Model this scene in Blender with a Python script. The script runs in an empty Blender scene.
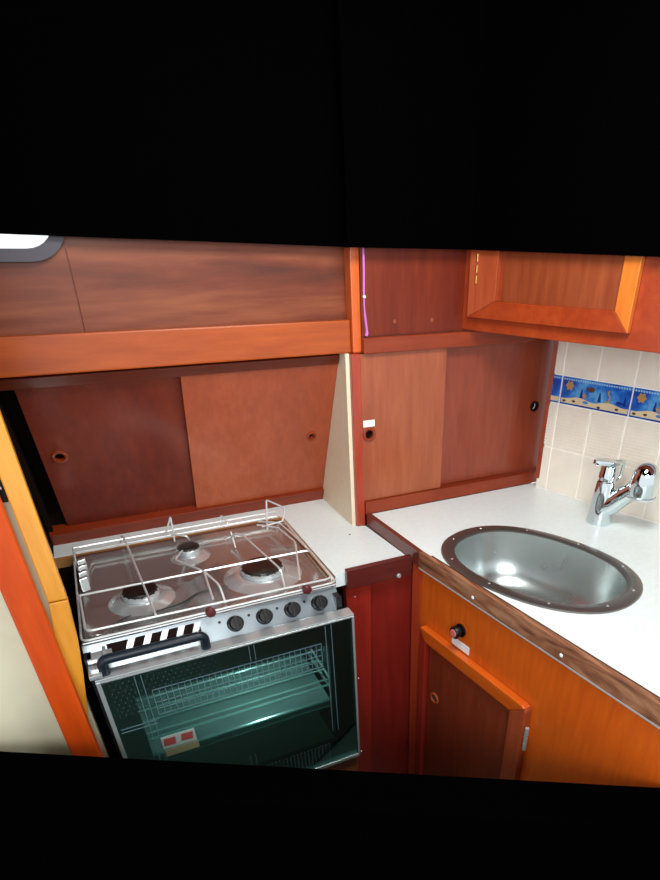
import bpy, bmesh, math, random
from mathutils import Vector, Matrix
random.seed(7)
S = bpy.context.scene
COL = S.collection
PI = math.pi

# ------------------------------------------------------------------ materials
def lin(h):
    h = h.lstrip('#'); o = []
    for i in (0, 2, 4):
        c = int(h[i:i+2], 16) / 255
        o.append(c/12.92 if c <= .04045 else ((c+.055)/1.055)**2.4)
    return (*o, 1)

def base_mat(name):
    m = bpy.data.materials.new(name); m.use_nodes = True
    nt = m.node_tree
    return m, nt, nt.nodes['Principled BSDF']

def plain(name, col, rough=.5, metal=0, spec=.5, coat=0, emit=0, bump=0, bscale=200):
    m, nt, b = base_mat(name)
    c = lin(col)
    b.inputs['Roughness'].default_value = rough
    b.inputs['Metallic'].default_value = metal
    b.inputs['Specular IOR Level'].default_value = spec
    b.inputs['Coat Weight'].default_value = coat
    b.inputs['Coat Roughness'].default_value = .1
    tc = nt.nodes.new('ShaderNodeTexCoord')
    n = nt.nodes.new('ShaderNodeTexNoise'); n.inputs['Scale'].default_value = bscale/8
    n.inputs['Detail'].default_value = 4
    nt.links.new(tc.outputs['Object'], n.inputs['Vector'])
    r = nt.nodes.new('ShaderNodeValToRGB')
    r.color_ramp.elements[0].position = .3; r.color_ramp.elements[1].position = .7
    r.color_ramp.elements[0].color = (c[0]*.93, c[1]*.93, c[2]*.93, 1)
    r.color_ramp.elements[1].color = c
    nt.links.new(n.outputs['Fac'], r.inputs['Fac'])
    nt.links.new(r.outputs['Color'], b.inputs['Base Color'])
    if bump:
        n2 = nt.nodes.new('ShaderNodeTexNoise'); n2.inputs['Scale'].default_value = bscale
        nt.links.new(tc.outputs['Object'], n2.inputs['Vector'])
        bp = nt.nodes.new('ShaderNodeBump'); bp.inputs['Strength'].default_value = bump
        bp.inputs['Distance'].default_value = .001
        nt.links.new(n2.outputs['Fac'], bp.inputs['Height'])
        nt.links.new(bp.outputs['Normal'], b.inputs['Normal'])
    if emit:
        b.inputs['Emission Color'].default_value = c
        b.inputs['Emission Strength'].default_value = emit
    return m

def wood(name, dark, mid, light, axis='Z', rough=.32, coat=.35, fine=60, broad=5, spec=.45, swirl=.6, seed=0):
    """varnished timber: broad figure plus fine pores, both drawn out along the grain axis"""
    m, nt, b = base_mat(name)
    N = nt.nodes.new; L = nt.links.new
    tc = N('ShaderNodeTexCoord')
    mp = N('ShaderNodeMapping')
    sc = {'X': (.12, 1, 1), 'Y': (1, .12, 1), 'Z': (1, 1, .12)}[axis]
    mp.inputs['Scale'].default_value = sc
    mp.inputs['Location'].default_value = (seed*3.1, seed*1.7, seed*.9)
    L(tc.outputs['Object'], mp.inputs['Vector'])
    n1 = N('ShaderNodeTexNoise'); n1.inputs['Scale'].default_value = broad
    n1.inputs['Detail'].default_value = 5; n1.inputs['Distortion'].default_value = swirl
    n2 = N('ShaderNodeTexNoise'); n2.inputs['Scale'].default_value = fine
    n2.inputs['Detail'].default_value = 6; n2.inputs['Roughness'].default_value = .65
    L(mp.outputs['Vector'], n1.inputs['Vector']); L(mp.outputs['Vector'], n2.inputs['Vector'])
    mx = N('ShaderNodeMath'); mx.operation = 'MULTIPLY_ADD'
    mx.inputs[1].default_value = .45
    L(n2.outputs['Fac'], mx.inputs[0])
    m2 = N('ShaderNodeMath'); m2.operation = 'MULTIPLY'; m2.inputs[1].default_value = .55
    L(n1.outputs['Fac'], m2.inputs[0]); L(m2.outputs[0], mx.inputs[2])
    r = N('ShaderNodeValToRGB'); e = r.color_ramp.elements
    e[0].position = .34; e[0].color = lin(dark)
    e[1].position = .68; e[1].color = lin(light)
    k = e.new(.5); k.color = lin(mid)
    L(mx.outputs[0], r.inputs['Fac']); L(r.outputs['Color'], b.inputs['Base Color'])
    b.inputs['Roughness'].default_value = rough
    b.inputs['Specular IOR Level'].default_value = spec
    b.inputs['Coat Weight'].default_value = coat
    b.inputs['Coat Roughness'].default_value = .16
    bp = N('ShaderNodeBump'); bp.inputs['Strength'].default_value = .08; bp.inputs['Distance'].default_value = .001
    L(n2.outputs['Fac'], bp.inputs['Height']); L(bp.outputs['Normal'], b.inputs['Normal'])
    return m

def steel(name, col, rough, brush=None, strength=0, metal=1):
    m, nt, b = base_mat(name)
    b.inputs['Base Color'].default_value = lin(col); b.inputs['Metallic'].default_value = metal
    b.inputs['Roughness'].default_value = rough
    N = nt.nodes.new; L = nt.links.new
    tc = N('ShaderNodeTexCoord'); mp = N('ShaderNodeMapping')
    mp.inputs['Scale'].default_value = brush or (1, 1, 1)
    n = N('ShaderNodeTexNoise'); n.inputs['Scale'].default_value = 60; n.inputs['Detail'].default_value = 4
    L(tc.outputs['Object'], mp.inputs['Vector']); L(mp.outputs['Vector'], n.inputs['Vector'])
    mr = N('ShaderNodeMapRange'); mr.inputs['To Min'].default_value = max(.02, rough-.01); mr.inputs['To Max'].default_value = rough+.01
    L(n.outputs['Fac'], mr.inputs['Value']); L(mr.outputs['Result'], b.inputs['Roughness'])
    if strength:
        bp = N('ShaderNodeBump'); bp.inputs['Strength'].default_value = strength; bp.inputs['Distance'].default_value = .0006
        L(n.outputs['Fac'], bp.inputs['Height']); L(bp.outputs['Normal'], b.inputs['Normal'])
    return m

M = {}
M['mahogany_shaded'] = wood('mahogany shaded sliding door', '57190b', '6a2312', '7b2f18', 'Z', rough=.45, coat=.04, spec=.3, seed=1)  # same wood as the right door, darkened to paint in its shade
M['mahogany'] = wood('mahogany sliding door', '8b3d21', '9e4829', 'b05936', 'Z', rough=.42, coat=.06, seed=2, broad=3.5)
M['mahogany_b'] = wood('mahogany light sliding door', '7f381e', '924627', 'a55834', 'Z', rough=.36, coat=.2, seed=4, broad=4)
M['mahogany_shadowed'] = wood('mahogany shadowed sliding door', '6b2716', '80341e', '944329', 'Z', rough=.36, coat=.2, seed=6, broad=4)  # darker copy, the wall cupboard's shadow is put into the colour
M['rail'] = wood('red brown rail', '6d220a', '822e0f', '953c17', 'X', spec=.35, coat=.15, seed=3)
M['rail_dark'] = wood('dark brown rail', '521c0c', '652510', '763018', 'X', spec=.3, coat=.1, seed=5)
M['lining'] = wood('figured red brown lining', '43180a', '6e3018', '92502e', 'X', rough=.45, coat=.08, spec=.35, fine=25, broad=6, swirl=2.6, seed=2)
M['lining_dark'] = wood('deep red lining', '5a1808', '6f250e', '833416', 'Z', rough=.42, coat=.08, spec=.3, seed=9)
M['shelf'] = wood('orange shelf board', '923c10', 'aa4c15', 'bb5c1e', 'X', rough=.35, coat=.2, spec=.35, seed=8)
M['edge'] = wood('bright orange edging', 'b84a16', 'ca5a1c', 'd86c26', 'Z', seed=10)
M['post'] = wood('red post', '8c2c17', 'a3381d', 'b44827', 'Z', seed=11)
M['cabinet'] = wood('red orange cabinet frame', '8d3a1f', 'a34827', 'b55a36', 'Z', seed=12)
M['cabinet_x'] = wood('red orange cabinet rail', '822a10', '963615', 'a9461d', 'X', seed=13)
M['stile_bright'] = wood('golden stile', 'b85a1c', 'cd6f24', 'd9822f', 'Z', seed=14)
M['cab_panel'] = wood('brown cabinet panel', '6c2d17', '843c20', '984d2d', 'Z', coat=.15, spec=.35, seed=15)
M['orange'] = wood('orange ply front', 'c04f0c', 'd05d12', 'dc6f1e', 'Z', rough=.4, coat=.2, fine=90, broad=3, swirl=.4, seed=16)
M['orange_x'] = wood('orange door rail', 'b84a10', 'cb5914', 'd86a20', 'Y', seed=17)
M['door_panel'] = wood('dark red door panel', '6b2714', '80331b', '924026', 'Z', rough=.4, coat=.2, seed=18)
M['end_panel'] = wood('dark crimson end panel', '651510', '781b14', '88251b', 'Z', rough=.38, seed=19)
M['end_stile'] = wood('crimson stile', '7c1d14', '8f241a', '9d3022', 'Z', rough=.38, seed=20)
M['fiddle'] = wood('dark purple brown fiddle', '4a1a17', '5e2320', '6f302a', 'X', rough=.3, coat=.4, fine=40, seed=21)
M['fiddle_y'] = wood('dark brown fiddle', '51201b', '662b22', '7b3c2f', 'Y', rough=.3, coat=.4, fine=40, seed=21)
M['walnut'] = wood('walnut edging', '45231a', '8a5a40', 'b98b69', 'Y', rough=.3, coat=.4, fine=30, broad=26, swirl=3, seed=22)
M['tan'] = wood('tan plywood lip', '8a5a34', 'a5703f', 'b8854f', 'X', rough=.5, coat=0, seed=23)
M['honey'] = wood('lit honey tone', 'c8811f', 'dd982f', 'e8ab48', 'Z', rough=.3, coat=.5, seed=24)  # pale tone imitates light falling on the post
M['deep_orange'] = wood('deep orange board', 'b43c06', 'c74808', 'd35610', 'Z', rough=.4, coat=.1, spec=.3, seed=25)
M['plinth'] = wood('plain brown plinth', '8a4a22', 'a05a2c', 'b56c38', 'X', seed=26)
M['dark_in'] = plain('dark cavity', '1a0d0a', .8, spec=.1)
M['laminate'] = plain('white laminate', 'e8f4f4', .3, spec=.5, bump=.2, bscale=900)
M['cream'] = plain('cream laminate', 'e8d9bd', .45, bump=.15, bscale=500)
M['cream_panel'] = plain('cream panel', 'ddd8bb', .5)
M['black'] = plain('matt black lining', '020202', 1, spec=0)
M['floor'] = plain('grey green lino', '4f6660', .5)
M['teal'] = plain('grey green reflector', '7f918c', .6)
M['pale_trim'] = plain('pale green trim', 'a9d8cf', .5)
M['tile'] = plain('cream tile', 'ece4d6', .22, spec=.5)
M['grout'] = plain('white grout', 'faf6ee', .7)
M['white'] = plain('white plastic', 'f2f6f6', .35)
M['black_plastic'] = plain('black plastic', '060607', .38, spec=.4)
M['navy_plastic'] = plain('navy plastic', '0f1b26', .38, spec=.4)
M['rubber'] = plain('grey rubber', '4b4750', .6)
M['pink_dot'] = plain('pink button', 'd2706c', .4)
M['purple'] = plain('pink purple cord', 'c86ec0', .6)
M['fascia'] = steel('brushed fascia', 'a3adb3', .3, (.1, 1, 1), 0, .85)
M['brass'] = steel('brass', 'd9b25a', .25)
M['steel'] = steel('stainless steel', 'd5dcdd', .26, (.1, 1, 1), 0, .7)
M['hob'] = steel('hob steel', 'bcbdba', .2, (.2, 1, 1), 0, .86)
M['wire'] = steel('bright wire', 'eef2f2', .3, None, 0, .55)
M['sinkm'] = steel('sink steel', 'bcc5c4', .27, (1, 1, .1), 0, .85)
M['flange'] = steel('sink flange', '75726f', .3, (1, 1, 1), 0, .8)
M['chrome'] = steel('chrome', 'd3dde0', .06, (1, 1, 1), .0)
M['cap'] = plain('burner cap enamel', '151312', .3, spec=.6)
M['maroon'] = plain('maroon knob', '531a1a', .3)
M['alu'] = steel('aluminium trim', 'd0d5d8', .35, None, 0, .6)
M['oven_dark'] = plain('oven enamel', '14181a', .4)
M['enamel'] = plain('grey green reflection tone', '7d9a90', .35)  # imitates the floor's reflection in the oven glass by colour
M['sea'] = None

def sea_mat():
    m, nt, b = base_mat('blue sea print')
    N = nt.nodes.new; L = nt.links.new
    tc = N('ShaderNodeTexCoord'); n = N('ShaderNodeTexNoise')
    n.inputs['Scale'].default_value = 26; n.inputs['Detail'].default_value = 3
    L(tc.outputs['Object'], n.inputs['Vector'])
    r = N('ShaderNodeValToRGB'); e = r.color_ramp.elements
    e[0].position = .35; e[0].color = lin('1644a0'); e[1].position = .68; e[1].color = lin('62a9dd')
    k = e.new(.5); k.color = lin('2467c4')
    L(n.outputs['Fac'], r.inputs['Fac']); L(r.outputs['Color'], b.inputs['Base Color'])
    b.inputs['Roughness'].default_value = .2
    return m
M['sea'] = sea_mat()
M['sea_dark'] = plain('deep blue print', '0f2f86', .25)
M['sea_pale'] = plain('pale blue print', '8fbfe6', .25)
M['sand'] = plain('sand print', 'dcc9a4', .25)
M['ochre'] = plain('ochre print', 'b28a52', .25)
M['umber'] = plain('brown print', '5c4130', .25)
M['label_red'] = plain('red label print', 'a04a48', .5)
M['label_mirror'] = plain('mirrored label tone', '8a8a6c', .5)
M['label_grey'] = plain('grey white label', 'a3b5ae', .5)
M['aqua_print'] = plain('aqua print', 'c3e8e2', .5)

def glass_mat():
    m = bpy.data.materials.new('dark mirrored oven glass'); m.use_nodes = True
    nt = m.node_tree; nt.nodes.clear(); N = nt.nodes.new; L = nt.links.new
    out = N('ShaderNodeOutputMaterial'); mix = N('ShaderNodeMixShader')
    t = N('ShaderNodeBsdfTransparent'); t.inputs['Color'].default_value = (.50, .72, .69, 1)
    g = N('ShaderNodeBsdfGlossy'); g.inputs['Roughness'].default_value = .03; g.inputs['Color'].default_value = (.80, .97, .95, 1)
    mix.inputs['Fac'].default_value = .22
    L(t.outputs[0], mix.inputs[1]); L(g.outputs[0], mix.inputs[2]); L(mix.outputs[0], out.inputs['Surface'])
    return m
M['oven_glass'] = glass_mat()
def pane_mat():
    m, nt, b = base_mat('clear pane')
    b.inputs['Base Color'].default_value = (1, 1, 1, 1); b.inputs['Roughness'].default_value = .02
    b.inputs['Transmission Weight'].default_value = 1; b.inputs['IOR'].default_value = 1.02
    return m
M['pane'] = pane_mat()

# ------------------------------------------------------------------ mesh helpers
def nb(): return bmesh.new()

def box(bm, x0, x1, y0, y1, z0, z1, bev=0):
    return hexa(bm, [(x0,y0,z0),(x1,y0,z0),(x1,y1,z0),(x0,y1,z0)], [(x0,y0,z1),(x1,y0,z1),(x1,y1,z1),(x0,y1,z1)], bev)

def hexa(bm, lo, hi, bev=0):
    """solid between two matching outlines"""
    t = bmesh.new()
    a = [t.verts.new(p) for p in lo]; b = [t.verts.new(p) for p in hi]; n = len(lo)
    t.faces.new(a[::-1]); t.faces.new(b)
    for i in range(n):
        j = (i+1) % n; t.faces.new((a[i], a[j], b[j], b[i]))
    bmesh.ops.recalc_face_normals(t, faces=t.faces)
    if bev:
        bmesh.ops.bevel(t, geom=list(t.edges), offset=bev, segments=2, profile=.6, affect='EDGES', clamp_overlap=True)
    merge(bm, t)

def merge(bm, t):
    me = bpy.data.meshes.new('t'); t.to_mesh(me); t.free(); bm.from_mesh(me); bpy.data.meshes.remove(me)

def prism(bm, poly, z0, z1, bev=0):
    hexa(bm, [(x, y, z0) for x, y in poly], [(x, y, z1) for x, y in poly], bev)

def prism_xz(bm, poly, y0, y1, bev=0):
    hexa(bm, [(x, y0, z) for x, z in poly], [(x, y1, z) for x, z in poly], bev)

def frame_box(bm, F, u0, u1, n0, n1, z0, z1, bev=0):
    """box in a wall's own frame F(u, n, z)"""
    hexa(bm, [F(u0,n0,z0),F(u1,n0,z0),F(u1,n1,z0),F(u0,n1,z0)], [F(u0,n0,z1),F(u1,n0,z1),F(u1,n1,z1),F(u0,n1,z1)], bev)

def frame_poly(bm, F, pts, n0, n1, bev=0):
    hexa(bm, [F(u,n0,z) for u, z in pts], [F(u,n1,z) for u, z in pts], bev)

def frame_disc(bm, F, u, z, r, n0, n1, seg=20, rz=None):
    rz = rz or r
    frame_poly(bm, F, [(u+r*math.cos(2*PI*k/seg), z+rz*math.sin(2*PI*k/seg)) for k in range(seg)], n0, n1)

def frame_ring(bm, F, u, z, ro, ri, n0, n1, seg=28, w=0.0):
    """a ring with a rounded front edge lying on frame F"""
    prof = [(ri, n0), (ri, n1-.0005), ((ri*.7+ro*.3), n1), ((ri*.3+ro*.7), n1), (ro, n1-.001), (ro, n0)]
    rows = []
    for k in range(seg):
        a = 2*PI*k/seg
        rows.append([bm.verts.new(F(u+r*math.cos(a), n, z+r*math.sin(a))) for r, n in prof])
    for k in range(seg):
        A, B = rows[k], rows[(k+1) % seg]
        for i in range(len(prof)):
            j = (i+1) % len(prof)
            bm.faces.new((A[i], A[j], B[j], B[i]))

def smooth_path(pts, n=6):
    if len(pts) < 3: return [Vector(p) for p in pts]
    P = [Vector(p) for p in pts]; P = [2*P[0]-P[1]] + P + [2*P[-1]-P[-2]]
    out = []
    for i in range(1, len(P)-2):
        for k in range(n):
            t = k/n; a, b, c, d = P[i-1], P[i], P[i+1], P[i+2]
            out.append(.5*((2*b)+(c-a)*t+(2*a-5*b+4*c-d)*t*t+(3*b-3*c+d-a)*t**3))
    out.append(P[-2]); return out

def fillet(pts, r=.012, n=4, closed=False):
    """polyline with rounded bends"""
    P = [Vector(p) for p in pts]; out = []; m = len(P)
    for i in range(m):
        if not closed and i in (0, m-1): out.append(P[i]); continue
        a, b, c = P[i-1], P[i], P[(i+1) % m]
        d1, d2 = (a-b), (c-b); k = min(r, d1.length*.45, d2.length*.45)
        p, q = b+d1.normalized()*k, b+d2.normalized()*k
        for t in range(n+1):
            t /= n; out.append((1-t)**2*p+2*t*(1-t)*b+t*t*q)
    return out

def tube(bm, pts, r, seg=8, closed=False, caps=True):
    P = [Vector(p) for p in pts]; n = len(P)
    rr = r if isinstance(r, (list, tuple)) else [r]*n
    rows = []; up = None
    for i in range(n):
        if closed: d = P[(i+1) % n]-P[i-1]
        else: d = P[min(i+1, n-1)]-P[max(i-1, 0)]
        d.normalize()
        if up is None: up = d.orthogonal().normalized()
        up = (up-d*up.dot(d)); 
        if up.length < 1e-6: up = d.orthogonal()
        up.normalize(); s = d.cross(up)
        rows.append([bm.verts.new(P[i]+(up*math.cos(2*PI*k/seg)+s*math.sin(2*PI*k/seg))*rr[i]) for k in range(seg)])
    for i in range(n if closed else n-1):
        A, B = rows[i], rows[(i+1) % n]
        for k in range(seg):
            j = (k+1) % seg; bm.faces.new((A[k], A[j], B[j], B[k]))
    if caps and not closed:
        bm.faces.new(rows[0][::-1]); bm.faces.new(rows[-1])

def lathe(bm, prof, c, axis=(0,0,1), seg=32):
    """revolve (radius, height) about an axis through c"""
    ax = Vector(axis).normalized(); u = ax.orthogonal().normalized(); v = ax.cross(u); c = Vector(c)
    rows = []
    for r, h in prof:
        if r < 1e-6: rows.append([bm.verts.new(c+ax*h)])
        else: rows.append([bm.verts.new(c+ax*h+(u*math.cos(2*PI*k/seg)+v*math.sin(2*PI*k/seg))*r) for k in range(seg)])
    for A, B in zip(rows, rows[1:]):
        for k in range(seg):
            j = (k+1) % seg
            f = [A[k % len(A)], A[j % len(A)], B[j % len(B)], B[k % len(B)]]
            f2 = []
            for x in f:
                if x not in f2: f2.append(x)
            if len(f2) > 2: bm.faces.new(f2)

def holed(bm, outer, hole, mk, n0, n1):
    """plate with one hole; outlines are 2D, mk(a, b, n) places them"""
    def ring(t, pts, n): return [t.verts.new(mk(a, b, n)) for a, b in pts]
    t = bmesh.new()
    L = {}
    for n in (n0, n1):
        o, h = ring(t, outer, n), ring(t, hole, n); L[n] = (o, h)
        es = [t.edges.new((o[i], o[(i+1) % len(o)])) for i in range(len(o))]
        es += [t.edges.new((h[i], h[(i+1) % len(h)])) for i in range(len(h))]
        bmesh.ops.triangle_fill(t, use_beauty=True, use_dissolve=False, edges=es)
    for w in (0, 1):
        A, B = L[n0][w], L[n1][w]
        for i in range(len(A)):
            j = (i+1) % len(A); t.faces.new((A[i], A[j], B[j], B[i]))
    bmesh.ops.recalc_face_normals(t, faces=t.faces)
    merge(bm, t)

def roundrect(x0, x1, z0, z1, r, n=8):
    out = []
    for cx, cz, a0 in ((x1-r, z0+r, -PI/2), (x1-r, z1-r, 0), (x0+r, z1-r, PI/2), (x0+r, z0+r, PI)):
        for k in range(n+1):
            a = a0+PI/2*k/n; out.append((cx+r*math.cos(a), cz+r*math.sin(a)))
    return out

# ------------------------------------------------------------------ scene helpers
def thing(name, label, cat, loc=(0,0,0), group=None):
    o = bpy.data.objects.new(name, None); COL.objects.link(o)
    o.empty_display_size = .05; o.location = loc
    tag(o, label, cat, group); return o

def tag(o, label, cat, group=None):
    o['label'] = label; o['category'] = cat
    if group: o['group'] = group
    return o

def wloc(o):
    v = Vector((0, 0, 0))
    while o: v += o.location; o = o.parent
    return v

def obj(name, bm, mat, parent=None, label=None, smooth=False, origin=None):
    """link a bmesh built in world coordinates as ONE mesh object"""
    bmesh.ops.recalc_face_normals(bm, faces=bm.faces)
    me = bpy.data.meshes.new(name)
    base = wloc(parent) if parent else Vector((0, 0, 0))
    org = Vector(origin) if origin else base
    bmesh.ops.translate(bm, verts=bm.verts, vec=-org)
    bm.to_mesh(me); bm.free()
    me.materials.append(M[mat] if isinstance(mat, str) else mat)
    if smooth:
        for p in me.polygons: p.use_smooth = True
        try: me.set_sharp_from_angle(angle=math.radians(38))
        except Exception: pass
    o = bpy.data.objects.new(name, me); COL.objects.link(o)
    if parent: o.parent = parent
    o.location = org-base
    if label: o['label'] = label
    return o

def struct(name, bm, mat, parent=None, **k):
    o = obj(name, bm, mat, parent, **k)
    if not parent: o['kind'] = 'structure'
    return o

# ------------------------------------------------------------------ frames
WN, WD = Vector((-.9547, -.2977, 0)), Vector((.2977, -.9547, 0))      # tiled wall: into the room / towards the viewer
def FW(u, n, z): p = Vector((1.05, 1.25, 0))+WD*u+WN*n; return (p.x, p.y, z)          # tiled wall
def FC(u, n, z): p = Vector((.813, 1.25, 0))+WD*u+WN*n; return (p.x, p.y, z)          # wall cupboard front
CD = Vector((.1266, -.992, 0)).normalized(); CN = Vector((-.992, -.1266, 0)).normalized()
def FS(u, n, z): p = Vector((.566, 1.0, 0))+CD*u+CN*n; return (p.x, p.y, z)           # sink cupboard front (trim plane)
def FB(u, n, z): return (u, 1.25-n, z)                                               # wall behind sink
LU, LN = Vector((0, -.177, .38)).normalized(), Vector((0, -.38, -.177)).normalized()
def FA(u, n, s): p = Vector((u, 1.477, .905))+LU*s+LN*n; return (p.x, p.y, p.z)       # leaning locker front

# ------------------------------------------------------------------ setting
bm = nb(); box(bm, -1.2, 1.7, -1.3, 1.75, -.04, 0); struct('floor', bm, 'floor')
bm = nb(); box(bm, -1.2, 1.7, -1.3, 1.75, 1.95, 1.99); struct('ceiling', bm, 'black')

# tiled wall, border tiles and their sea pictures
WALLU = 1.15
bm = nb(); frame_box(bm, FW, .036, WALLU, -.03, .0024, 0, 1.95); wr = struct('wall_right', bm, 'grout')
bm = nb()
us = [(.038, .068)]+[(.072+.094*k, .072+.094*k+.0905) for k in range(11)]
for u0, u1 in us:
    for z0, z1, rib in ((.934, 1.046, 0), (1.0495, 1.158, 1), (1.229, 1.338, 0), (1.3415, 1.45, 0)):
        frame_box(bm, FW, u0, u1, -.002, .004, z0, z1, .0012)
        if rib:
            k = z0+.006
            while k < z1-.004:
                frame_box(bm, FW, u0+.003, u1-.003, .0035, .0053, k, k+.0038); k += .0076
obj('tile', bm, 'tile', wr)
def border(u0, u1, full):
    bm = nb(); frame_box(bm, FW, u0, u1, -.002, .004, 1.1615, 1.2265, .001)
    t = obj('border_tile', bm, 'sea', wr, origin=FW(u0, 0, 1.16))
    w = .182; a = u1-w
    def U(f): return a+w*f
    def V(f): return 1.2265-.065*f
    clip = lambda x: min(max(x, u0+.001), u1-.001)
    top = [(clip(U(f)), V(.72+.05*math.sin(f*14+1))) for f in [i/24 for i in range(25)] if U(f) > u0-.012]
    bm = nb(); frame_poly(bm, FW, [(clip(U(0)), V(.93)), (u1-.001, V(.93))]+top[::-1], .0035, .0043)
    obj('sand_print', bm, 'sand', t)
    bm = nb()
    frame_box(bm, FW, u0+.001, u1-.001, .0035, .0043, V(.98), V(.945))
    obj('edge_print', bm, 'sea_dark', t)
    bm = nb(); f = .005
    while f < .99:
        if U(f) > u0: frame_box(bm, FW, U(f), U(f)+.0042, .0035, .0043, V(.11), V(.05))
        f += .035
    obj('dash_print', bm, 'sea_pale', t)
    if not full: return
    bm = nb()
    for k in range(3):
        x = U((.3, .57, .93)[k])
        frame_poly(bm, FW, [(x-.004, V(.7)), (x+.005, V(.7)), (x+.002, V(.4)), (x-.001, V(.34))], .0035, .0042)
    obj('seaweed_print', bm, 'sea_dark', t)
    bm = nb(); frame_disc(bm, FW, U(.11), V(.3), .0095, .0036, .0048, 12, .0085)
    for k in range(6):
        an = k*PI/3; frame_disc(bm, FW, U(.11)+.009*math.cos(an), V(.3)+.009*math.sin(an), .0028, .0036, .0046, 8)
    obj('crab_print', bm, 'ochre', t)
    bm = nb(); frame_disc(bm, FW, U(.44), V(.32), .0085, .0036, .0046, 14, .0062)
    frame_poly(bm, FW, [(U(.44)-.006, V(.32)), (U(.44)-.013, V(.23)), (U(.44)-.0125, V(.42))], .0036, .0046)
    obj('fish_print', bm, 'umber', t)
    bm = nb()
    pts = [(U(.35)+(.0085 if k % 2 == 0 else .0035)*math.sin(k*PI/5), V(.58)+(.0085 if k % 2 == 0 else .0035)*math.cos(k*PI/5)) for k in range(10)]
    frame_poly(bm, FW, pts, .0036, .0046); obj('starfish_print', bm, 'ochre', t)
    bm = nb()
    sp = [(.70, .26), (.685, .33), (.705, .42), (.715, .55), (.69, .66), (.67, .62)]
    tube(bm, smooth_path([FW(U(a_), .004, V(b_)) for a_, b_ in sp], 4), .0022, 6)
    tube(bm, [FW(U(.70), .004, V(.26)), FW(U(.675), .004, V(.3))], .0018, 6); obj('seahorse_print', bm, 'ochre', t)
    bm = nb(); frame_disc(bm, FW, U(.86), V(.62), .008, .0036, .0046, 14, .0042)
    frame_poly(bm, FW, [(U(.86)+.006, V(.62)), (U(.86)+.012, V(.55)), (U(.86)+.012, V(.7))], .0036, .0046); obj('fish_print', bm, 'sea_dark', t)
    bm = nb()
    for f, v in ((.05, .86), (.2, .83), (.58, .89), (.84, .84)): frame_disc(bm, FW, U(f), V(v), .005, .0038, .0048, 10, .0028)
    obj('shell_print', bm, 'umber', t)
    bm = nb(); frame_disc(bm, FW, U(.38), V(.8), .008, .0038, .0050, 12, .0032); obj('shell_print', bm, 'sea', t)
border(.038, .068, False)
for k in range(5): border(.072+.188*k, .072+.188*k+.1845, True)

# lining above the long shelf, with the window let into it
hole = roundrect(-.50, .022, 1.487, 1.72, .05)
bm = nb(); holed(bm, [(-.75, 1.30), (.552, 1.30), (.552, 1.95), (-.75, 1.95)], hole, lambda a, b, n: (a, n, b), 1.292, 1.312)
wb = struct('wall_back', bm, 'lining')
bm = nb(); tube(bm, [(.028, 1.2918, 1.49), (.0265, 1.2916, 1.42), (.024, 1.2918, 1.362)], .0011, 5)
obj('panel_joint', bm, 'rail_dark', wb, label='dark joint line between two lining boards')
bm = nb()
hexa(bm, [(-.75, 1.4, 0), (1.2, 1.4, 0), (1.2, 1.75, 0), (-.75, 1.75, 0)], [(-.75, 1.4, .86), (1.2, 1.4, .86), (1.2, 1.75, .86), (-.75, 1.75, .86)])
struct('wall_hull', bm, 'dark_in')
bm = nb(); ro, ri = roundrect(-.516, .038, 1.471, 1.736, .064), roundrect(-.498, .020, 1.489, 1.718, .05)
holed(bm, ro, ri, lambda a, b, n: (a, n, b), 1.276, 1.300)
win = struct('window_1', bm, 'rubber')
bm = nb(); prism_xz(bm, roundrect(-.501, .023, 1.486, 1.721, .05), 1.302, 1.306); obj('window_pane', bm, 'pane', win)
# panel behind the sink, above its locker
bm = nb(); box(bm, .5562, .98, 1.258, 1.276, 1.332, 1.95); wc = struct('wall_corner', bm, 'lining_dark')
for x, z in ((.635, 1.358), (.728, 1.357)):
    bm = nb(); frame_disc(bm, FB, x, z, .004, -.0085, -.0072, 12); obj('screw_plug', bm, 'cab_panel', wc)
# made-up black frieze, stands in for the black border band above
bm = nb(); prism_xz(bm, [(-.75, 1.527), (.5285, 1.493), (.5285, 1.95), (-.75, 1.95)], 1.262, 1.274); struct('trim_1', bm, 'black')
bm = nb(); prism_xz(bm, [(.515, 1.4925), (.85, 1.4885), (.85, 1.95), (.515, 1.95)], 1.220, 1.2385); struct('trim_2', bm, 'black')
bm = nb(); frame_poly(bm, FC, [(-.004, 1.4895), (.9, 1.476), (.9, 1.95), (-.004, 1.95)], .0142, .026); struct('trim_3', bm, 'black')
# left side of the stove recess and the cream bulkhead
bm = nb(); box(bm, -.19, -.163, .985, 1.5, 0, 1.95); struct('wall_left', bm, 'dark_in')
bm = nb(); box(bm, -.75, -.140, .967, .983, 0, 1.95); wp = struct('wall_bulkhead', bm, 'cream_panel')
# made-up low black wall, stands in for the black border band below
bm = nb(); prism(bm, [(-.345, .941), (.652, .343), (.662, .25), (-.42, .90)], 0, .8, .004)
hw = struct('wall_low_band', bm, 'black')

# ------------------------------------------------------------------ left posts
t = thing('door_post', 'wooden post in two lengths at left of the cooker, light painted into its tone', 'post', (-.125, .955, 0))
bm = nb(); prism_xz(bm, [(-.1385, 1.019), (-.1105, 1.019), (-.1085, 1.95), (-.1365, 1.95)], .950, .966, .0025); obj('upper_post', bm, 'honey', t)
bm = nb(); prism_xz(bm, [(-.180, .60), (-.172, .64), (-.157, .72), (-.142, .79), (-.128, .865), (-.117, .94), (-.1105, 1.017), (-.1385, 1.017), (-.150, .94), (-.165, .80), (-.180, .70)], .950, .966, .002)
obj('lower_post', bm, 'honey', t)
bm = nb(); box(bm, -.188, -.1445, .924, .946, 0, 1.95, .004)
tag(obj('edge_board', bm, 'deep_orange'), 'deep orange upright board at far left, edging the cream panel', 'board')
t = thing('vent_plate', 'small dark plate with two white lines on the left bulkhead', 'vent', (-.142, .966, 1.2))
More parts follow.
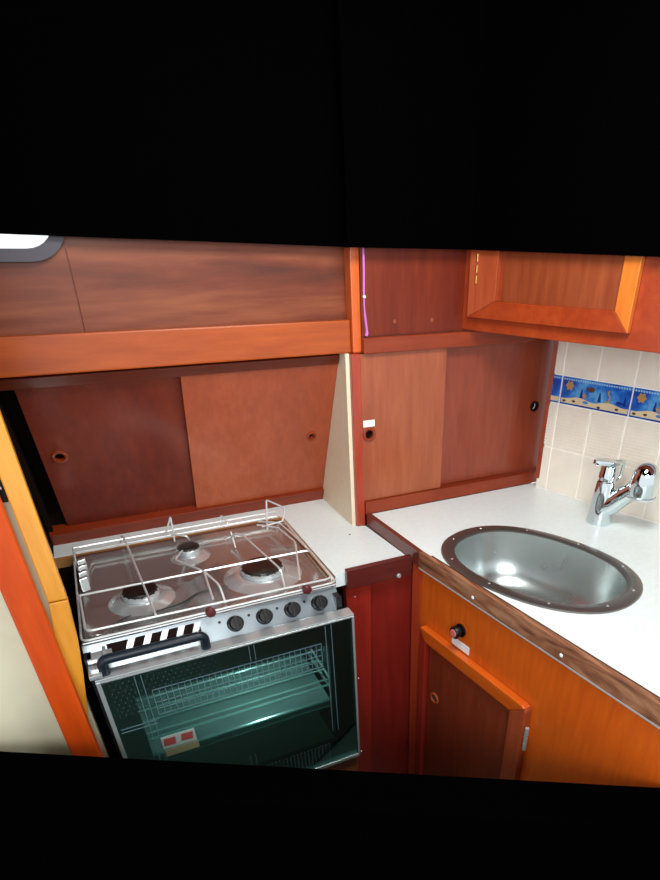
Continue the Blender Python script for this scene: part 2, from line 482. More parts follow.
bm = nb(); box(bm, -.20, -.1402, .960, .9668, 1.185, 1.236, .001); obj('plate', bm, 'black_plastic', t)
bm = nb()
for z in (1.205, 1.219): box(bm, -.198, -.142, .9585, .9602, z, z+.0035)
obj('slot', bm, 'white', t, label='white line')

# ------------------------------------------------------------------ white worktop beside and behind the cooker
t = thing('worktop', 'white worktop with dark wooden fiddle beside and behind the cooker', 'worktop', (.45, 1.25, .89))
bm = nb(); prism(bm, [(-.160, 1.473), (.5255, 1.473), (.5255, 1.258), (.5475, 1.247), (.563, 1.034), (.402, 1.034), (.379, 1.034), (.377, 1.401), (-.160, 1.401)], .872, .9)
obj('top', bm, 'laminate', t)
bm = nb(); box(bm, -.160, .3765, 1.391, 1.4005, .876, .8985); box(bm, .3675, .3765, 1.034, 1.3905, .876, .8985)
obj('edge_lip', bm, 'tan', t)
bm = nb(); box(bm, .401, .5605, 1.021, 1.0335, .866, .9135, .002); fb = obj('fiddle_board', bm, 'fiddle', t)
bm = nb(); lathe(bm, [(0, .004), (.004, .0035), (.006, .001), (.006, -.001)], (.527, 1.0208, .871), (0, -1, 0), 14); obj('stud', bm, 'steel', fb, smooth=True)
bm = nb(); lathe(bm, [(0, .0012), (.002, .001), (.0026, 0)], (.49, 1.215, .9), (0, 0, 1), 10); obj('screw', bm, 'umber', t)

# ------------------------------------------------------------------ end panel between cooker and sink cupboard
t = thing('end_panel', 'dark crimson panel between the cooker and the orange sink cupboard', 'panel', (.48, 1.05, 0))
bm = nb(); box(bm, .455, .590, 1.046, 1.056, .0, .8655); obj('panel', bm, 'end_panel', t)
bm = nb(); hexa(bm, [(.404, 1.036, 0), (.447, 1.036, 0), (.447, 1.056, 0), (.404, 1.056, 0)], [(.403, 1.036, .8655), (.464, 1.036, .8655), (.464, 1.056, .8655), (.403, 1.056, .8655)], .0015); st = obj('stile', bm, 'end_stile', t)
for z in (.835, .60, .345):
    bm = nb(); lathe(bm, [(0, .0012), (.0016, .001), (.0022, 0)], (.424, 1.0362, z), (0, -1, 0), 10); obj('screw', bm, 'alu', st, label='small bright screw head')

# ------------------------------------------------------------------ leaning locker behind the cooker
t = thing('sliding_door_locker', 'leaning wooden locker with two sliding doors behind the cooker', 'locker', (.18, 1.4, .9))
bm = nb(); frame_box(bm, FA, -.160, .5165, -.022, .010, -.004, .033, .002); obj('bottom_rail', bm, 'rail', t)
bm = nb(); frame_box(bm, FA, -.160, .5165, -.03, .004, .409, .430, .001); obj('top_rail', bm, 'rail_dark', t)
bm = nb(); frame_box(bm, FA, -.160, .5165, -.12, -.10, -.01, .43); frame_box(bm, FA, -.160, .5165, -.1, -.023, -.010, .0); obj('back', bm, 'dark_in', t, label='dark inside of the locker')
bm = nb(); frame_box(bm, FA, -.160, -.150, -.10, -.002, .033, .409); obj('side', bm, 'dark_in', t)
def hole_door(F, u0, u1, z0, z1, n0, n1, hu, hz, r, parent, mat, label=None, ring='rail', ro=None):
    bm = nb()
    holed(bm, [(u0, z0), (u1, z0), (u1, z1), (u0, z1)], [(hu+r*math.cos(2*PI*k/24), hz+r*math.sin(2*PI*k/24)) for k in range(24)], lambda a, b, n: F(a, n, b), n0, n1)
    d = obj('door', bm, mat, parent, label=label)
    bm = nb(); frame_ring(bm, F, hu, hz, ro or r*1.45, r*.88, n1-.004, n1+.0035); obj('finger_pull', bm, ring, d, smooth=True)
    bm = nb(); frame_disc(bm, F, hu, hz, r*1.02, n0-.003, n0-.001, 20); obj('pull_recess', bm, 'dark_in', d)
    return d
hole_door(FA, -.118, .20, .034, .408, -.020, -.012, -.0845, .236, .011, t, 'mahogany_shaded', 'left sliding door with shade painted into its colour')
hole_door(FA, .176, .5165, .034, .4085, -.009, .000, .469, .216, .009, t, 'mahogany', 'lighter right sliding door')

# shelf board above it
bm = nb(); box(bm, -.75, .5345, 1.268, 1.2895, 1.300, 1.364, .003)
tag(obj('shelf_board', bm, 'shelf'), 'long orange brown shelf board running above the leaning locker', 'board')

# ------------------------------------------------------------------ partition: cream side, red post, orange edge above
t = thing('partition', 'upright partition with cream side and red front post between the two lockers', 'partition', (.53, 1.3, .9))
bm = nb(); prism(bm, [(.5175, 1.485), (.5265, 1.485), (.5265, 1.262), (.5175, 1.262)], .9002, 1.2995); obj('side_panel', bm, 'cream', t, label='cream laminate side')
bm = nb(); box(bm, .5268, .5485, 1.250, 1.275, .9002, 1.3, .0025); obj('post', bm, 'post', t)
bm = nb(); box(bm, .5350, .5555, 1.259, 1.2915, 1.3005, 1.50, .003); obj('upper_edge', bm, 'edge', t, label='bright orange upper board edge')

# ------------------------------------------------------------------ locker behind the sink
t = thing('sliding_door_locker', 'upright wooden locker with two sliding doors behind the sink', 'locker', (.8, 1.27, .93))
bm = nb(); box(bm, .5495, 1.112, 1.246, 1.28, .9305, .962, .002); obj('bottom_rail', bm, 'rail', t)
bm = nb(); box(bm, .5545, 1.112, 1.244, 1.28, 1.299, 1.331, .002); obj('top_rail', bm, 'rail', t)
bm = nb(); prism(bm, [(1.047, 1.210), (1.0635, 1.205), (1.112, 1.2445), (1.092, 1.2455)], .958, 1.3335, .0015); obj('frame_post', bm, 'rail', t)
bm = nb(); box(bm, .55, 1.04, 1.35, 1.36, .93, 1.33); obj('back', bm, 'dark_in', t)
d = hole_door(FB, .5495, .7695, .963, 1.298, -.013, -.005, .5665, 1.125, .0115, t, 'mahogany_b', 'lighter left sliding door')
bm = nb(); frame_box(bm, FB, .5525, .5815, -.0055, -.0042, 1.142, 1.157, .0004); lb = obj('label_sticker', bm, 'white', d)
bm = nb()
for k in range(3): frame_box(bm, FB, .5565+.0075*k, .5605+.0075*k, -.0044, -.0040, 1.1465, 1.1525)
obj('print', bm, 'aqua_print', lb, label='faint aqua print on the sticker')
hole_door(FB,   .755, 1.110, .963, 1.298, -.032, -.022, 1.064, 1.136, .010, t, 'mahogany_shadowed', 'darker right sliding door', 'dark_in', .0135)

# ------------------------------------------------------------------ cupboard on the tiled wall
t = thing('wall_cupboard', 'red brown wall cupboard with framed door above the tiles', 'cupboard', FC(.4, -.1, 1.334))
bm = nb(); frame_box(bm, FC, -.02, .95, -.222, 0, 1.334, 1.95, .003); obj('body', bm, 'cabinet_x', t)
bm = nb(); frame_box(bm, FC, .10, .37, .0005, .006, 1.39, 1.7); dr = obj('door', bm, 'cab_panel', t)
U0, U1, Z0, Z1 = .0135, .4, 1.362, 1.72; ui0, ui1, zi0, zi1 = .088, .367, 1.397, 1.685
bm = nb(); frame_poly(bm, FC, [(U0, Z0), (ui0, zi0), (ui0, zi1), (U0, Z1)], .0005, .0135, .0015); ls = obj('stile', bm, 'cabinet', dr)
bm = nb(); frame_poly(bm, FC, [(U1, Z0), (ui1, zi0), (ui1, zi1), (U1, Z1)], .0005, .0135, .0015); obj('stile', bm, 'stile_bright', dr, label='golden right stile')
bm = nb(); frame_poly(bm, FC, [(U0, Z0), (U1, Z0), (ui1, zi0), (ui0, zi0)], .0005, .0135, .0015); obj('bottom_rail', bm, 'cabinet_x', dr)
bm = nb(); frame_poly(bm, FC, [(U0, Z1), (U1, Z1), (ui1, zi1), (ui0, zi1)], .0005, .0135, .0015); obj('top_rail', bm, 'cabinet_x', dr)
bm = nb()
for k in range(3):
    z = 1.428+.020*k; tube(bm, [FC(.034, .0145, z), FC(.034, .0145, z+.014)], .0021, 8)
obj('hinge', bm, 'brass', t, label='brass hinge')

# cord hanging by the partition
t = thing('cord', 'thin pink purple cord hanging from a white clip beside the orange edge', 'cord', (.5555, 1.236, 1.33))
bm = nb(); tube(bm, smooth_path([(.5565, 1.2415, 1.515), (.5568, 1.241, 1.46), (.5545, 1.2385, 1.408), (.5565, 1.240, 1.375), (.5605, 1.241, 1.345), (.559, 1.241, 1.335)], 5),
                [.0024]*10+[.0018]*5+[.0026]*6+[.0034]*5, 8)
obj('strand', bm, 'purple', t, smooth=True)
bm = nb(); lathe(bm, [(0, .0032), (.002, .0028), (.0032, .001), (.0032, -.002), (0, -.002)], (.5545, 1.2365, 1.408), (0, -1, 0), 12); obj('clip', bm, 'white', t, smooth=True)

# ------------------------------------------------------------------ sink worktop
SA = Vector((.33, -.944, 0)).normalized(); SB = Vector((.944, .33, 0)); SC = Vector((.7625, .838, 0))
def oval(a, b, n=56, e=2.25):
    out = []
    for k in range(n):
        th = 2*PI*k/n; c, s = math.cos(th), math.sin(th)
        r = (abs(c)**e+abs(s)**e)**(-1/e)
        p = SC+SA*(a*r*c)+SB*(b*r*s); out.append((p.x, p.y))
    return out
t = thing('worktop', 'white worktop holding the sink, with walnut grained front edge', 'worktop', (.8, .85, .90))
end = FW(1.1, .0045, 0)
fe = FS(.81, -.012, 0)
outline = [(.5635, 1.2445), (.5775, 1.0), (fe[0], fe[1]), (end[0], end[1]), (FW(.036, .0045, 0)[0], FW(.036, .0045, 0)[1]), (1.11, 1.2445)]
bm = nb(); holed(bm, outline, oval(.203, .142), lambda a, b, n: (a, b, n), .902, .930); obj('top', bm, 'laminate', t)
p0, p1 = Vector((.551, 1.2485)), Vector((.566, 1.0))
bm = nb(); hexa(bm, [(.551, 1.2485, .894), (.566, 1.0, .894), (.577, 1.0, .894), (.563, 1.2485, .894)], [(.551, 1.2485, .9315), (.566, 1.0, .9315), (.577, 1.0, .9315), (.563, 1.2485, .9315)], .0012)
fr = obj('side_fiddle', bm, 'fiddle_y', t)
bm = nb(); frame_box(bm, FS, .0, .82, -.011, 0, .893, .9315, .0012); fr = obj('front_edge', bm, 'walnut', t)
bm = nb(); frame_box(bm, FS, .03, .82, -.0145, -.0115, .928, .9313); obj('edge_strip', bm, 'umber', t, label='dark seam along the front edge')
bm = nb(); frame_box(bm, FS, .0, .82, -.004, .0012, .8905, .8932); obj('edge_bead', bm, 'alu', fr, label='thin metal bead under the edge')
for u in (.185, .42):
    bm = nb(); lathe(bm, [(0, .0014), (.003, .001), (.004, 0)], FS(u, .0002, .906), CN, 12); obj('screw_plug', bm, 'white', fr, label='pale screw plug')

# sink
t = thing('sink', 'oval stainless steel sink sunk in the white worktop', 'sink', (SC.x, SC.y, .93))
def loops(bm, rows):
    R = [[bm.verts.new((x, y, z)) for x, y in P] for P, z in rows]
    for A, B in zip(R, R[1:]):
        n = len(A)
        for k in range(n):
            j = (k+1) % n; bm.faces.new((A[k], A[j], B[j], B[k]))
    return R
bm = nb()
R = loops(bm, [(oval(.221, .157), .9303), (oval(.220, .156), .9335), (oval(.216, .152), .9350), (oval(.192, .135), .9350), (oval(.189, .132), .9335), (oval(.1885, .1315), .9300)])
obj('flange', bm, 'flange', t, smooth=True)
bm = nb()
rows = [(oval(.1885, .1315), .930), (oval(.186, .1295), .915), (oval(.178, .123), .87), (oval(.165, .112), .835), (oval(.145, .095), .812), (oval(.115, .07), .800), (oval(.06, .045, 56, 2), .7955), (oval(.026, .026, 56, 2), .7945)]
R = loops(bm, rows); obj('bowl', bm, 'sinkm', t, smooth=True)
bm = nb(); lathe(bm, [(.031, .002), (.029, .0035), (.024, .003), (.019, .0), (.017, -.004), (0, -.004)], (SC.x, SC.y, .7945), (0, 0, 1), 28); obj('drain', bm, 'chrome', t, smooth=True)
for k in range(10):
    th = 2*PI*(k+.35)/10; e = 2.25; c, s = math.cos(th), math.sin(th); r = (abs(c)**e+abs(s)**e)**(-1/e)
    p = SC+SA*(.2045*r*c)+SB*(.144*r*s)
    bm = nb(); lathe(bm, [(0, .0012), (.002, .001), (.0028, 0)], (p.x, p.y, .935), (0, 0, 1), 10); obj('screw', bm, 'steel', t)

# tap
TB = Vector((1.045, .952, .9302))
t = thing('mixer_tap', 'chrome single lever mixer tap with thick hand shower spout by the tiles', 'tap', TB)
def T(dx, dw, z): p = TB+Vector((dx, 0, 0))+WD*dw; return Vector((p.x, p.y, z))
bm = nb(); lathe(bm, [(0, 0), (.0295, 0), (.0305, .002), (.0300, .006), (.0290, .02), (.0265, .055), (.0240, .090), (.0225, .104), (.0195, .1065), (.0195, .110), (.0215, .1115), (.0215, .124), (.0200, .1265), (.0200, .139), (.0170, .144), (0, .1445)], TB, (0, 0, 1), 36)
obj('body', bm, 'chrome', t, smooth=True)
LV = -(WD*.35+Vector((.86, .25, 0))).normalized(); LS = Vector((-LV.y, LV.x, 0))
def lv(a, b, z): p = TB+LV*a+LS*b; return (p.x, p.y, z)
bm = nb(); pl = []
for a, b in ((-.034, .012), (-.012, .020), (.008, .020), (.028, .015), (.042, .010), (.048, .004)): pl.append((a, b))
pl = pl+[(a, -b) for a, b in pl[::-1]]
hexa(bm, [lv(a, b, 1.0745+.0015*(a/.02)) for a, b in pl], [lv(a, b, 1.0825+.003*(a/.02)) for a, b in pl], .002)
obj('lever', bm, 'chrome', t, smooth=True)
bm = nb()
tube(bm, fillet([lv(-.010, 0, 1.078), lv(-.041, 0, 1.078), lv(-.038, 0, 1.036), lv(-.016, 0, 1.026)], .010, 5), .0036, 10)
obj('lever_loop', bm, 'chrome', t, smooth=True)
bm = nb()
sp = [T(0, -.004, .960), T(.0, .026, .985), T(.0, .050, 1.012), T(.0, .074, 1.034), T(0, .090, 1.044)]
tube(bm, smooth_path(sp, 5), [.0235]*6+[.0225]*5+[.0215]*5+[.021]*5, 24); obj('spout', bm, 'chrome', t, smooth=True)
hc = T(0, .088, 0)
bm = nb(); lathe(bm, [(0, 1.021), (.024, 1.021), (.0295, 1.022), (.0305, 1.026), (.0305, 1.050), (.0298, 1.064), (.0270, 1.077), (.0215, 1.0875), (.0135, 1.094), (.005, 1.0965), (0, 1.0968)], (hc.x, hc.y, 0), (0, 0, 1), 32)
hd = obj('spray_head', bm, 'chrome', t, smooth=True)
bm = nb(); lathe(bm, [(0, 1.0165), (.026, 1.0165), (.0325, 1.0175), (.0325, 1.0215), (.0, 1.0215)], (hc.x, hc.y, 0), (0, 0, 1), 32); obj('rim', bm, 'alu', hd, smooth=True)

# ------------------------------------------------------------------ sink cupboard
t = thing('sink_cupboard', 'orange wooden cupboard under the sink with a framed red brown door', 'cupboard', FS(.3, -.1, 0))
def FK(u, n, z): return FS(u, n-.009, z)
bm = nb()
bb = [FK(.002, 0, 0), FK(.80, 0, 0), FK(.80, -.45, 0), (.95, 1.03, 0), (.568, 1.03, 0)]
bb = [FK(.002, 0, 0), FK(.80, 0, 0), FK(.80, -.02, 0), FK(.002, -.02, 0)]
hexa(bm, [(x, y, 0) for x, y, _ in bb], [(x, y, .892) for x, y, _ in bb]); obj('front_panel', bm, 'orange', t)
bm = nb(); hexa(bm, [(.5665, 1.028, 0), (.5735, 1.002, 0), (.60, 1.002, 0), (.60, 1.03, 0)], [(.5665, 1.028, .893), (.5735, 1.002, .893), (.60, 1.002, .893), (.60, 1.03, .893)]); obj('corner_strip', bm, 'post', t)
DU0, DU1, DZ0, DZ1 = .023, .372, .16, .751
bm = nb(); frame_box(bm, FK, DU0+.03, DU1-.03, .0005, .009, DZ0+.03, DZ1-.03); dr = obj('door', bm, 'door_panel', t)
bm = nb()
op = roundrect(DU0, DU1, DZ0, DZ1, .016, 5); ip = [(DU0+.022, DZ0+.045), (DU1-.042, DZ0+.045), (DU1-.042, DZ1-.034), (DU0+.022, DZ1-.034)]
frame_poly(bm, FK, [(DU0, DZ1-.004), (DU0+.004, DZ1), (DU1-.012, DZ1), (DU1-.003, DZ1-.004), (DU1-.042, DZ1-.034), (DU0+.022, DZ1-.034)], .0005, .019, .003); obj('top_rail', bm, 'orange_x', dr)
bm = nb(); frame_poly(bm, FK, [(DU0, DZ0), (DU0+.022, DZ0+.045), (DU0+.022, DZ1-.034), (DU0, DZ1-.004)], .0005, .018, .003); obj('stile', bm, 'end_stile', dr)
bm = nb(); frame_poly(bm, FK, [(DU1, DZ0), (DU1, DZ1-.012), (DU1-.003, DZ1-.004), (DU1-.042, DZ1-.034), (DU1-.042, DZ0+.045)], .0005, .018, .003); obj('stile', bm, 'cabinet', dr)
bm = nb(); frame_poly(bm, FK, [(DU0, DZ0), (DU1, DZ0), (DU1-.042, DZ0+.045), (DU0+.022, DZ0+.045)], .0005, .018, .003); obj('bottom_rail', bm, 'orange_x', dr)
bm = nb(); frame_ring(bm, FK, .081, .566, .0155, .0105, .0075, .0125); obj('finger_pull', bm, 'cabinet', dr, smooth=True)
bm = nb(); frame_disc(bm, FK, .081, .566, .0106, .0088, .0096, 20); obj('pull_recess', bm, 'umber', dr)
bm = nb()
for z in (.655, .675, .695): tube(bm, [FK(.3795, .014, z-.009), FK(.3795, .014, z+.009)], .0042, 8)
obj('hinge', bm, 'alu', t, label='metal hinge')
bm = nb(); c = FK(.1485, 0, .803)
lathe(bm, [(.0155, 0), (.0155, .004), (.010, .006), (.010, .009), (.0140, .011), (.0140, .020), (.0125, .022), (0, .022)], c, CN, 24); kn = obj('push_knob', bm, 'black_plastic', t, smooth=True)
bm = nb(); lathe(bm, [(.0092, .0215), (.0092, .0235), (.0085, .0242), (0, .0242)], c, CN, 20); obj('button', bm, 'pink_dot', kn, label='pink centre button', smooth=True)
bm = nb(); frame_box(bm, FK, .122, .180, .0005, .002, .7545, .774, .0004); obj('label_sticker', bm, 'white', t, label='blank white sticker')

# ------------------------------------------------------------------ cooker
t = thing('gas_cooker', 'stainless steel gas cooker with three burners, wire pan rails and glass oven door', 'cooker', (.125, 1.15, 0))
X0, X1 = -.1215, .3645
bm = nb()
box(bm, X0, X0+.012, .965, 1.385, .40, .888); box(bm, X1-.012, X1, .965, 1.385, .40, .888)
box(bm, X0+.012, X1-.012, 1.36, 1.385, .40, .875); box(bm, X0+.012, X1-.012, .965, 1.36, .40, .415); box(bm, X0+.012, X1-.012, .965, 1.36, .835, .855)
obj('body', bm, 'oven_dark', t, label='dark oven casing')
# hob: raised rim, shallow pressed tray
bm = nb()
ro = [(x, y) for x, y in roundrect(X0, X1, 1.002, 1.387, .012, 4)]
ri = roundrect(X0+.016, X1-.016, 1.020, 1.371, .018, 4); rb = roundrect(X0+.028, X1-.028, 1.034, 1.357, .02, 4)
R = loops(bm, [(ro, .884), (ro, .8975), (roundrect(X0+.003, X1-.003, 1.005, 1.384, .012, 4), .900), (ri, .900), (rb, .889)])
bm.faces.new(R[-1]); obj('hob_top', bm, 'hob', t, smooth=True)
bm = nb()
lx = [(-.075, 1.06), (-.03, 1.085), (.0, 1.075), (.07, 1.085), (.1, 1.115), (.19, 1.112)]
tube(bm, fillet([(x, y, .8893) for x, y in lx], .02), .0012, 5); obj('pressed_seam', bm, 'oven_dark', t, label='dark pressed line in the hob')
def burner(x, y, r, h):
    bm = nb(); lathe(bm, [(r*1.9, .8890), (r*1.75, .8905), (r*1.45, .8965), (r*1.2, .8985), (r*1.08, .8985)], (x, y, 0), (0, 0, 1), 32); b = obj('burner', bm, 'steel', t, smooth=True)
    bm = nb(); lathe(bm, [(r*1.06, .8985), (r*1.04, .8985+h), (r*.98, .9+h), (r*.8, .9+h)], (x, y, 0), (0, 0, 1), 32); obj('burner_ring', bm, 'alu', b, smooth=True)
    bm = nb(); lathe(bm, [(r*.95, .8985+h), (r*.97, .902+h), (r*.93, .905+h), (r*.5, .9062+h), (0, .9062+h)], (x, y, 0), (0, 0, 1), 32)
    for k in range(16):
        a = 2*PI*k/16; p = (x+r*.96*math.cos(a), y+r*.96*math.sin(a), .9015+h); lathe(bm, [(.0022, -.002), (.0022, .002), (0, .002)], p, (0, 0, 1), 6)
    obj('burner_cap', bm, 'cap', b, smooth=True)
burner(-.004, 1.137, .034, .009); burner(.120, 1.292, .0235, .012); burner(.246, 1.128, .0445, .009)
# wire pan rails
W_ = .0022
def wire(name, paths, r=W_, lab=None, closed=False):
    for p in paths:
        bm = nb(); tube(bm, fillet(p, .005 if name == 'pot_clamp' else .014, 5, closed), r, 8, closed); obj(name, bm, 'wire', t, label=lab, smooth=True)
wire('pan_rail', [[(-.110, 1.128, .905), (-.110, 1.126, .932), (-.106, .989, .930), (.352, .981, .928), (.354, 1.120, .930), (-.108, 1.126, .932)][1:]], lab='front wire loop', closed=True)
wire('pan_rail', [[(-.117, .984, .915), (.362, .984, .915), (.362, 1.372, .915), (-.117, 1.372, .915)]], .0020, 'outer wire rail', True)
wire('pan_rail', [[(-.117, .990, .906), (.362, .990, .906)]], .0018, 'lower front wire rail')
wire('pan_rail', [[(-.113, 1.362, .931), (.350, 1.366, .931)], [(-.113, 1.362, .931), (-.113, 1.33, .931), (-.113, 1.30, .905)]], .0020, 'rear wire rail')
wire('pan_rail', [[(.358, 1.000, .905), (.358, 1.000, .921), (.358, 1.30, .921), (.356, 1.345, .905)]], .0020, 'right side wire rail')
wire('pan_rail', [[(-.0175, 1.392, .912), (-.0085, 1.352, .945), (-.004, 1.30, .934), (.011, .990, .931)]], lab='cross wire over the front left burner')
wire('pan_rail', [[(.214, 1.300, .905), (.224, 1.268, .936), (.240, 1.253, .934), (.268, 1.056, .932), (.270, 1.048, .892)]], lab='cross wire over the right burner')
wire('pan_support', [[(.126, 1.34, .9), (.079, 1.205, .93), (.124, 1.119, .932), (.140, 1.052, .930), (.142, 1.028, .900)], [(.124, 1.119, .932), (.120, 1.06, .931), (.118, 1.012, .925)]])
wire('pan_support', [[(.286, 1.300, .933), (.325, 1.262, .933), (.338, 1.17, .932), (.290, 1.000, .931)], [(.295, 1.325, .93), (.338, 1.29, .932), (.345, 1.22, .932), (.352, 1.14, .93)]])
wire('pot_clamp', [[(.316, 1.330, .903), (.324, 1.335, .977), (.358, 1.300, .963), (.345, 1.285, .937), (.296, 1.295, .928)]], .0021)
wire('pot_clamp', [[(.098, 1.355, .905), (.102, 1.370, .962), (.082, 1.335, .938), (.124, 1.312, .931), (.128, 1.318, .918)]], .0021)
wire('pan_support', [[(.213, 1.372, .915), (.216, 1.366, .950), (.224, 1.335, .935)], [(.222, 1.30, .928), (.224, 1.285, .892)]], .0018)
bm = nb()
for k in range(4):
    y0 = 1.19+.03*k; hexa(bm, [(-.108, y0, .905), (-.093, y0+.006, .905), (-.093, y0+.026, .905), (-.108, y0+.020, .905)], [(-.108, y0+.012, .928), (-.093, y0+.018, .928), (-.093, y0+.03, .928), (-.108, y0+.024, .928)], .001)
obj('folded_bracket', bm, 'steel', t)
for x, y in ((.105, .977), (.2965, .977)):
    bm = nb(); lathe(bm, [(.003, .012), (.0085, .010), (.0095, .004), (.0095, -.002), (.007, -.005), (0, -.006)], (x, y, .917), (0, 1, -.1), 18); obj('clamp_screw', bm, 'maroon', t, smooth=True)
# fascia with vents and knobs
bm = nb(); hexa(bm, [(X0, .966, .8555), (X1, .966, .8555), (X1, .99, .8555), (X0, .99, .8555)], [(X0, .996, .8985), (X1, .996, .8985), (X1, 1.004, .8985), (X0, 1.004, .8985)], .001); fa = obj('fascia', bm, 'fascia', t)
FNv = Vector((0, -.043, .030)).normalized(); FUv = Vector((0, .030, .043)).normalized()
def FF(u, n, s): p = Vector((u, .966, .8555))+FUv*s+FNv*n; return (p.x, p.y, p.z)
bm = nb(); frame_box(bm, FF, -.082, .082, .0003, .001, .012, .046); obj('vent', bm, 'dark_in', fa)
bm = nb()
bm.free()
for k in range(5):
    bm = nb(); u = -.062+.0295*k; frame_poly(bm, FF, [(u, .011), (u+.012, .011), (u+.030, .047), (u+.018, .047)], .0005, .0022); obj('vent_bar', bm, 'steel', fa)
for x in (.146, .2035, .261, .3185):
    bm = nb(); c = FF(x, 0, .026)
    lathe(bm, [(.0160, 0), (.0160, .003), (.0135, .0045), (.0125, .012), (.0145, .014), (.0140, .024), (.0115, .027), (0, .0275)], c, FNv, 28)
    kb = obj('control_knob', bm, 'black_plastic', t, smooth=True)
    bm = nb(); frame_box(bm, FF, x-.0035, x+.0035, .027, .0315, .012, .040, .001); obj('grip', bm, 'black_plastic', kb)
    bm = nb(); frame_disc(bm, FF, x-.028, .036, .0028, .0002, .0016, 12); obj('gas_mark', bm, 'black_plastic', fa)
# oven door
D0, D1, DB, DT, DF = -.1125, .3765, .452, .8635, .93
bm = nb()
box(bm, D0, D1, DF, DF+.029, DT-.005, DT, .001); obj('door_top', bm, 'steel', t, label='steel top edge of the oven door')
dr = thing('oven_door', 'x', 'x', (0, 0, 0))
for k in ('label', 'category'): del dr[k]
dr.parent = t; dr.location = (D0-.125, DF-1.15, DB)
bm = nb(); box(bm, D0+.006, D1-.005, DF+.001, DF+.005, DB+.008, DT-.006); gl = obj('glass', bm, 'oven_glass', dr)
bm = nb()
box(bm, D0, D0+.0075, DF-.001, DF+.028, DB, DT-.005, .001); box(bm, D1-.005, D1, DF-.001, DF+.028, DB, DT-.005, .001)
box(bm, D0+.0075, D1-.005, DF-.001, DF+.028, DB, DB+.009, .001); box(bm, D0+.0075, D1-.005, DF-.0012, DF+.001, DT-.0075, DT-.0052)
obj('door_frame', bm, 'steel', dr)
bm = nb(); box(bm, D0+.0075, D1-.005, DF+.0155, DF+.028, DT-.07, DT-.0055); box(bm, D0+.0075, D0+.05, DF+.0155, DF+.028, DB+.009, DT-.07); box(bm, D1-.055, D1-.005, DF+.0155, DF+.028, DB+.009, DT-.07); box(bm, D0+.05, D1-.055, DF+.0155, DF+.028, DB+.009, DB+.06)
obj('inner_frame', bm, 'oven_dark', dr)
bm = nb()   # printed lattice on the glass
for k in range(30):
    x = -.03+.0114*k; box(bm, x, x+.0011, DF-.0002, DF+.0008, .752, .812)
for k in range(5):
    z = .752+.0148*k; box(bm, -.03, .302, DF-.0002, DF+.0008, z, z+.0010)
for k in range(2): 
    box(bm, -.052+.011*k, -.0507+.011*k, DF-.0002, DF+.0008, .60, .852); box(bm, .3115+.013*k, .3127+.013*k, DF-.0002, DF+.0008, .56, .853)
    box(bm, .155+.01*k, .156+.01*k, DF-.0002, DF+.0008, .816, .853); box(bm, .12+.011*k, .121+.011*k, DF-.0002, DF+.0008, .51, .57)
    box(bm, -.10, -.035, DF-.0002, DF+.0008, .733+.008*k, .734+.008*k)
lt = obj('lattice_print', bm, plain('pale frit print', '55707a', .4), dr, label='pale lattice printed on the glass')
bm = nb()
for i in range(18):
    for j in range(9):
        x, z = -.094+.0105*i+.005*(j % 2), .772+.009*j
        if x > -.035 and z < .812: continue
        box(bm, x, x+.0014, DF-.0002, DF+.0008, z, z+.0012)
for i in range(22):
    for j in range(6):
        box(bm, .12+.0085*i, .1222+.0085*i, DF-.0002, DF+.0008, .478+.009*j, .4805+.009*j)
obj('dot_print', bm, plain('dim frit dots', '3f555a', .4), dr, label='dots printed on the glass')
bm = nb(); prism_xz(bm, [(-.040, .664), (.024, .664), (.024, .695), (-.040, .695)], DF-.0002, DF+.0008); ls = obj('warning_sticker', bm, 'label_grey', dr, label='white sticker with two red marks')
bm = nb()
for x in (-.037, -.004): prism_xz(bm, [(x, .673), (x+.022, .671), (x+.024, .689), (x+.002, .690)], DF-.0009, DF-.0001)
obj('print', bm, 'label_red', ls)
bm = nb(); prism_xz(bm, [(-.038, .643), (.026, .643), (.026, .661), (-.038, .661)], DF-.0002, DF+.0008); obj('warning_sticker', bm, 'label_mirror', dr)  # pale patch paints the sticker's mirror image below it
# handle on the left half
bm = nb(); tube(bm, fillet([(-.094, .945, .864), (-.094, .943, .894), (.081, .943, .894), (.081, .945, .864)], .012, 5), .0088, 12)
obj('handle', bm, 'navy_plastic', dr, smooth=True)
bm = nb(); box(bm, -.119, -.098, .93, .975, .866, .874, .001); box(bm, -.117, -.075, .96, .985, .880, .888, .001); box(bm, -.09, -.085, .965, .99, .885, .893, .001)
obj('hinge_clip', bm, 'steel', t)
bm = nb()
box(bm, X0+.013, X1-.013, 1.345, 1.359, .416, .834); box(bm, X0+.013, X1-.013, .985, 1.345, .4155, .420)
obj('oven_lining', bm, 'enamel', t, label='oven inside, coloured grey green like the reflection in the glass')
bm = nb()
hexa(bm, [(-.075, .99, .590), (.325, .99, .590), (.325, 1.25, .590), (-.075, 1.25, .590)], [(-.085, .98, .592), (.335, .98, .592), (.335, 1.26, .592), (-.085, 1.26, .592)])
hexa(bm, [(-.085, .982, .592), (.335, .982, .592), (.335, .985, .592), (-.085, .985, .592)], [(-.09, .968, .622), (.34, .968, .622), (.34, .971, .622), (-.09, .971, .622)])
tube(bm, [(-.09, .969, .623), (.34, .969, .623)], .0045, 10)
for x in (-.09, .34): tube(bm, [(x, .969, .623), (x, 1.26, .623)], .004, 8)
obj('added_pan', bm, 'steel', t)  # pan added so its lip gives a bright streak behind the glass
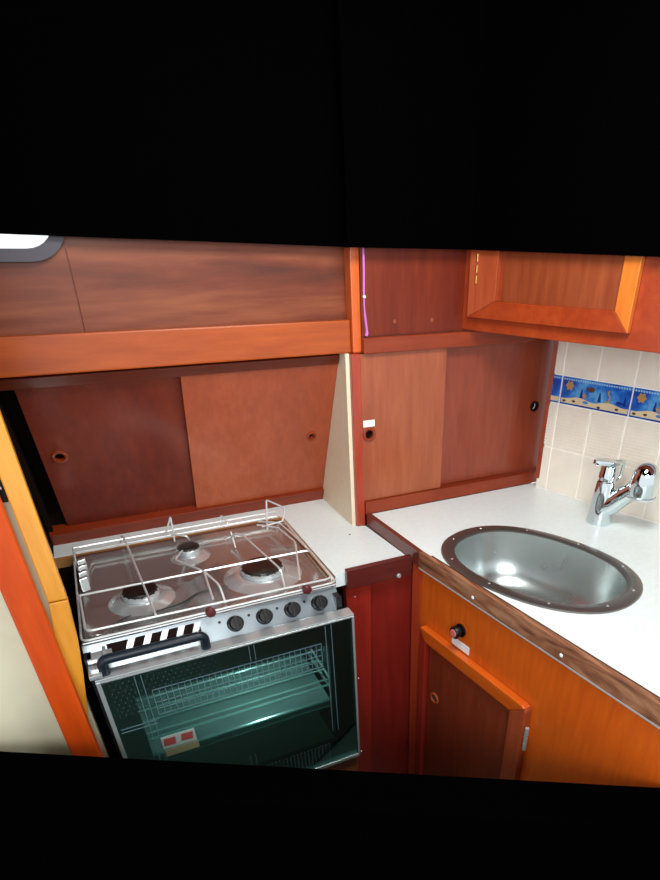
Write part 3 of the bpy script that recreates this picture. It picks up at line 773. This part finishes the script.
# rack inside
bm = nb()
for y in (1.02, 1.06, 1.1, 1.14, 1.18, 1.22, 1.26): tube(bm, [(-.10, y, .64), (.345, y, .64)], .0022, 6)
for x in (-.10, .345): tube(bm, [(x, 1.0, .64), (x, 1.28, .64)], .003, 6)
tube(bm, [(-.10, 1.0, .64), (.345, 1.0, .64)], .003, 6)
obj('oven_rack', bm, 'wire', t)
bm = nb(); lathe(bm, [(0, 0), (.007, -.002), (.010, -.010), (.008, -.018), (0, -.021)], (.19, 1.06, .834), (0, 0, 1), 16); obj('added_oven_lamp', bm, plain('added lamp glow', 'fff6e6', .4, emit=6), t, label='added lit lamp in the oven', smooth=True)  # lamp added to brighten the oven and raise highlights behind the glass
pl_ = bpy.data.lights.new('added_oven_fill', 'POINT'); pl_.energy = 1.3; pl_.shadow_soft_size = .012; pl_.color = (.9, 1, .98)  # added fill light inside the oven
po = bpy.data.objects.new('added_oven_fill', pl_); COL.objects.link(po); po.location = (.19, 1.06, .795)
bm = nb(); box(bm, -.115, .376, .944, .962, 0, .440, .002)
tag(obj('kick_board', bm, 'plinth'), 'brown board below the oven door', 'board')
bm = nb(); box(bm, -.118, .362, .97, 1.38, 0, .398); struct('wall_base', bm, 'dark_in')

# grey green reflector added on the low wall to reflect in the oven glass
HD = Vector((.997, -.598, 0)).normalized(); HN = Vector((.514, .857, 0)).normalized()
def FH(u, n, z): p = Vector((-.345, .941, 0))+HD*u+HN*n; return (p.x, p.y, z)
bm = nb(); frame_box(bm, FH, .06, 1.12, .0005, .004, .02, .765); obj('lining', bm, 'teal', hw)

# ------------------------------------------------------------------ light: area lamps added overhead and behind the camera, no hatch built
def area(name, loc, aim, sx, sy, watts, col):
    l = bpy.data.lights.new(name, 'AREA'); l.shape = 'RECTANGLE'; l.size = sx; l.size_y = sy; l.energy = watts; l.color = col
    o = bpy.data.objects.new(name, l); COL.objects.link(o); o.location = loc
    o.rotation_euler = (Vector(aim)-Vector(loc)).to_track_quat('-Z', 'Y').to_euler(); return o
area('overhead_fill', (.42, .62, 1.93), (.40, 1.0, .9), .5, .45, 12, (1, .98, .95))
area('rear_fill', (-.2, -.6, 1.84), (.3, 1.1, .8), .9, .6, 15, (.97, .99, 1))
w = bpy.data.worlds.new('daylight'); S.world = w; w.use_nodes = True
w.node_tree.nodes['Background'].inputs['Color'].default_value = (.93, .97, 1, 1)
w.node_tree.nodes['Background'].inputs['Strength'].default_value = .8

# ------------------------------------------------------------------ camera
cam = bpy.data.cameras.new('camera'); co = bpy.data.objects.new('camera', cam); COL.objects.link(co)
cam.sensor_fit = 'AUTO'; cam.sensor_width = 36; cam.lens = 23.5156
cam.shift_x = -.07821; cam.shift_y = .21046; cam.clip_start = .02
Rm = Matrix(((.8900165, .2481870, -.3824577), (-.4558933, .4948518, -.7397858), (.0056547, .8327814, .5535731)))
co.matrix_world = Matrix.Translation((0, 0, 1.5)) @ Rm.to_4x4()
S.camera = co
S.view_settings.view_transform = 'Standard'; S.view_settings.look = 'None'
S.view_settings.gamma = 1; S.view_settings.exposure = .6; S.view_settings.use_curve_mapping = False
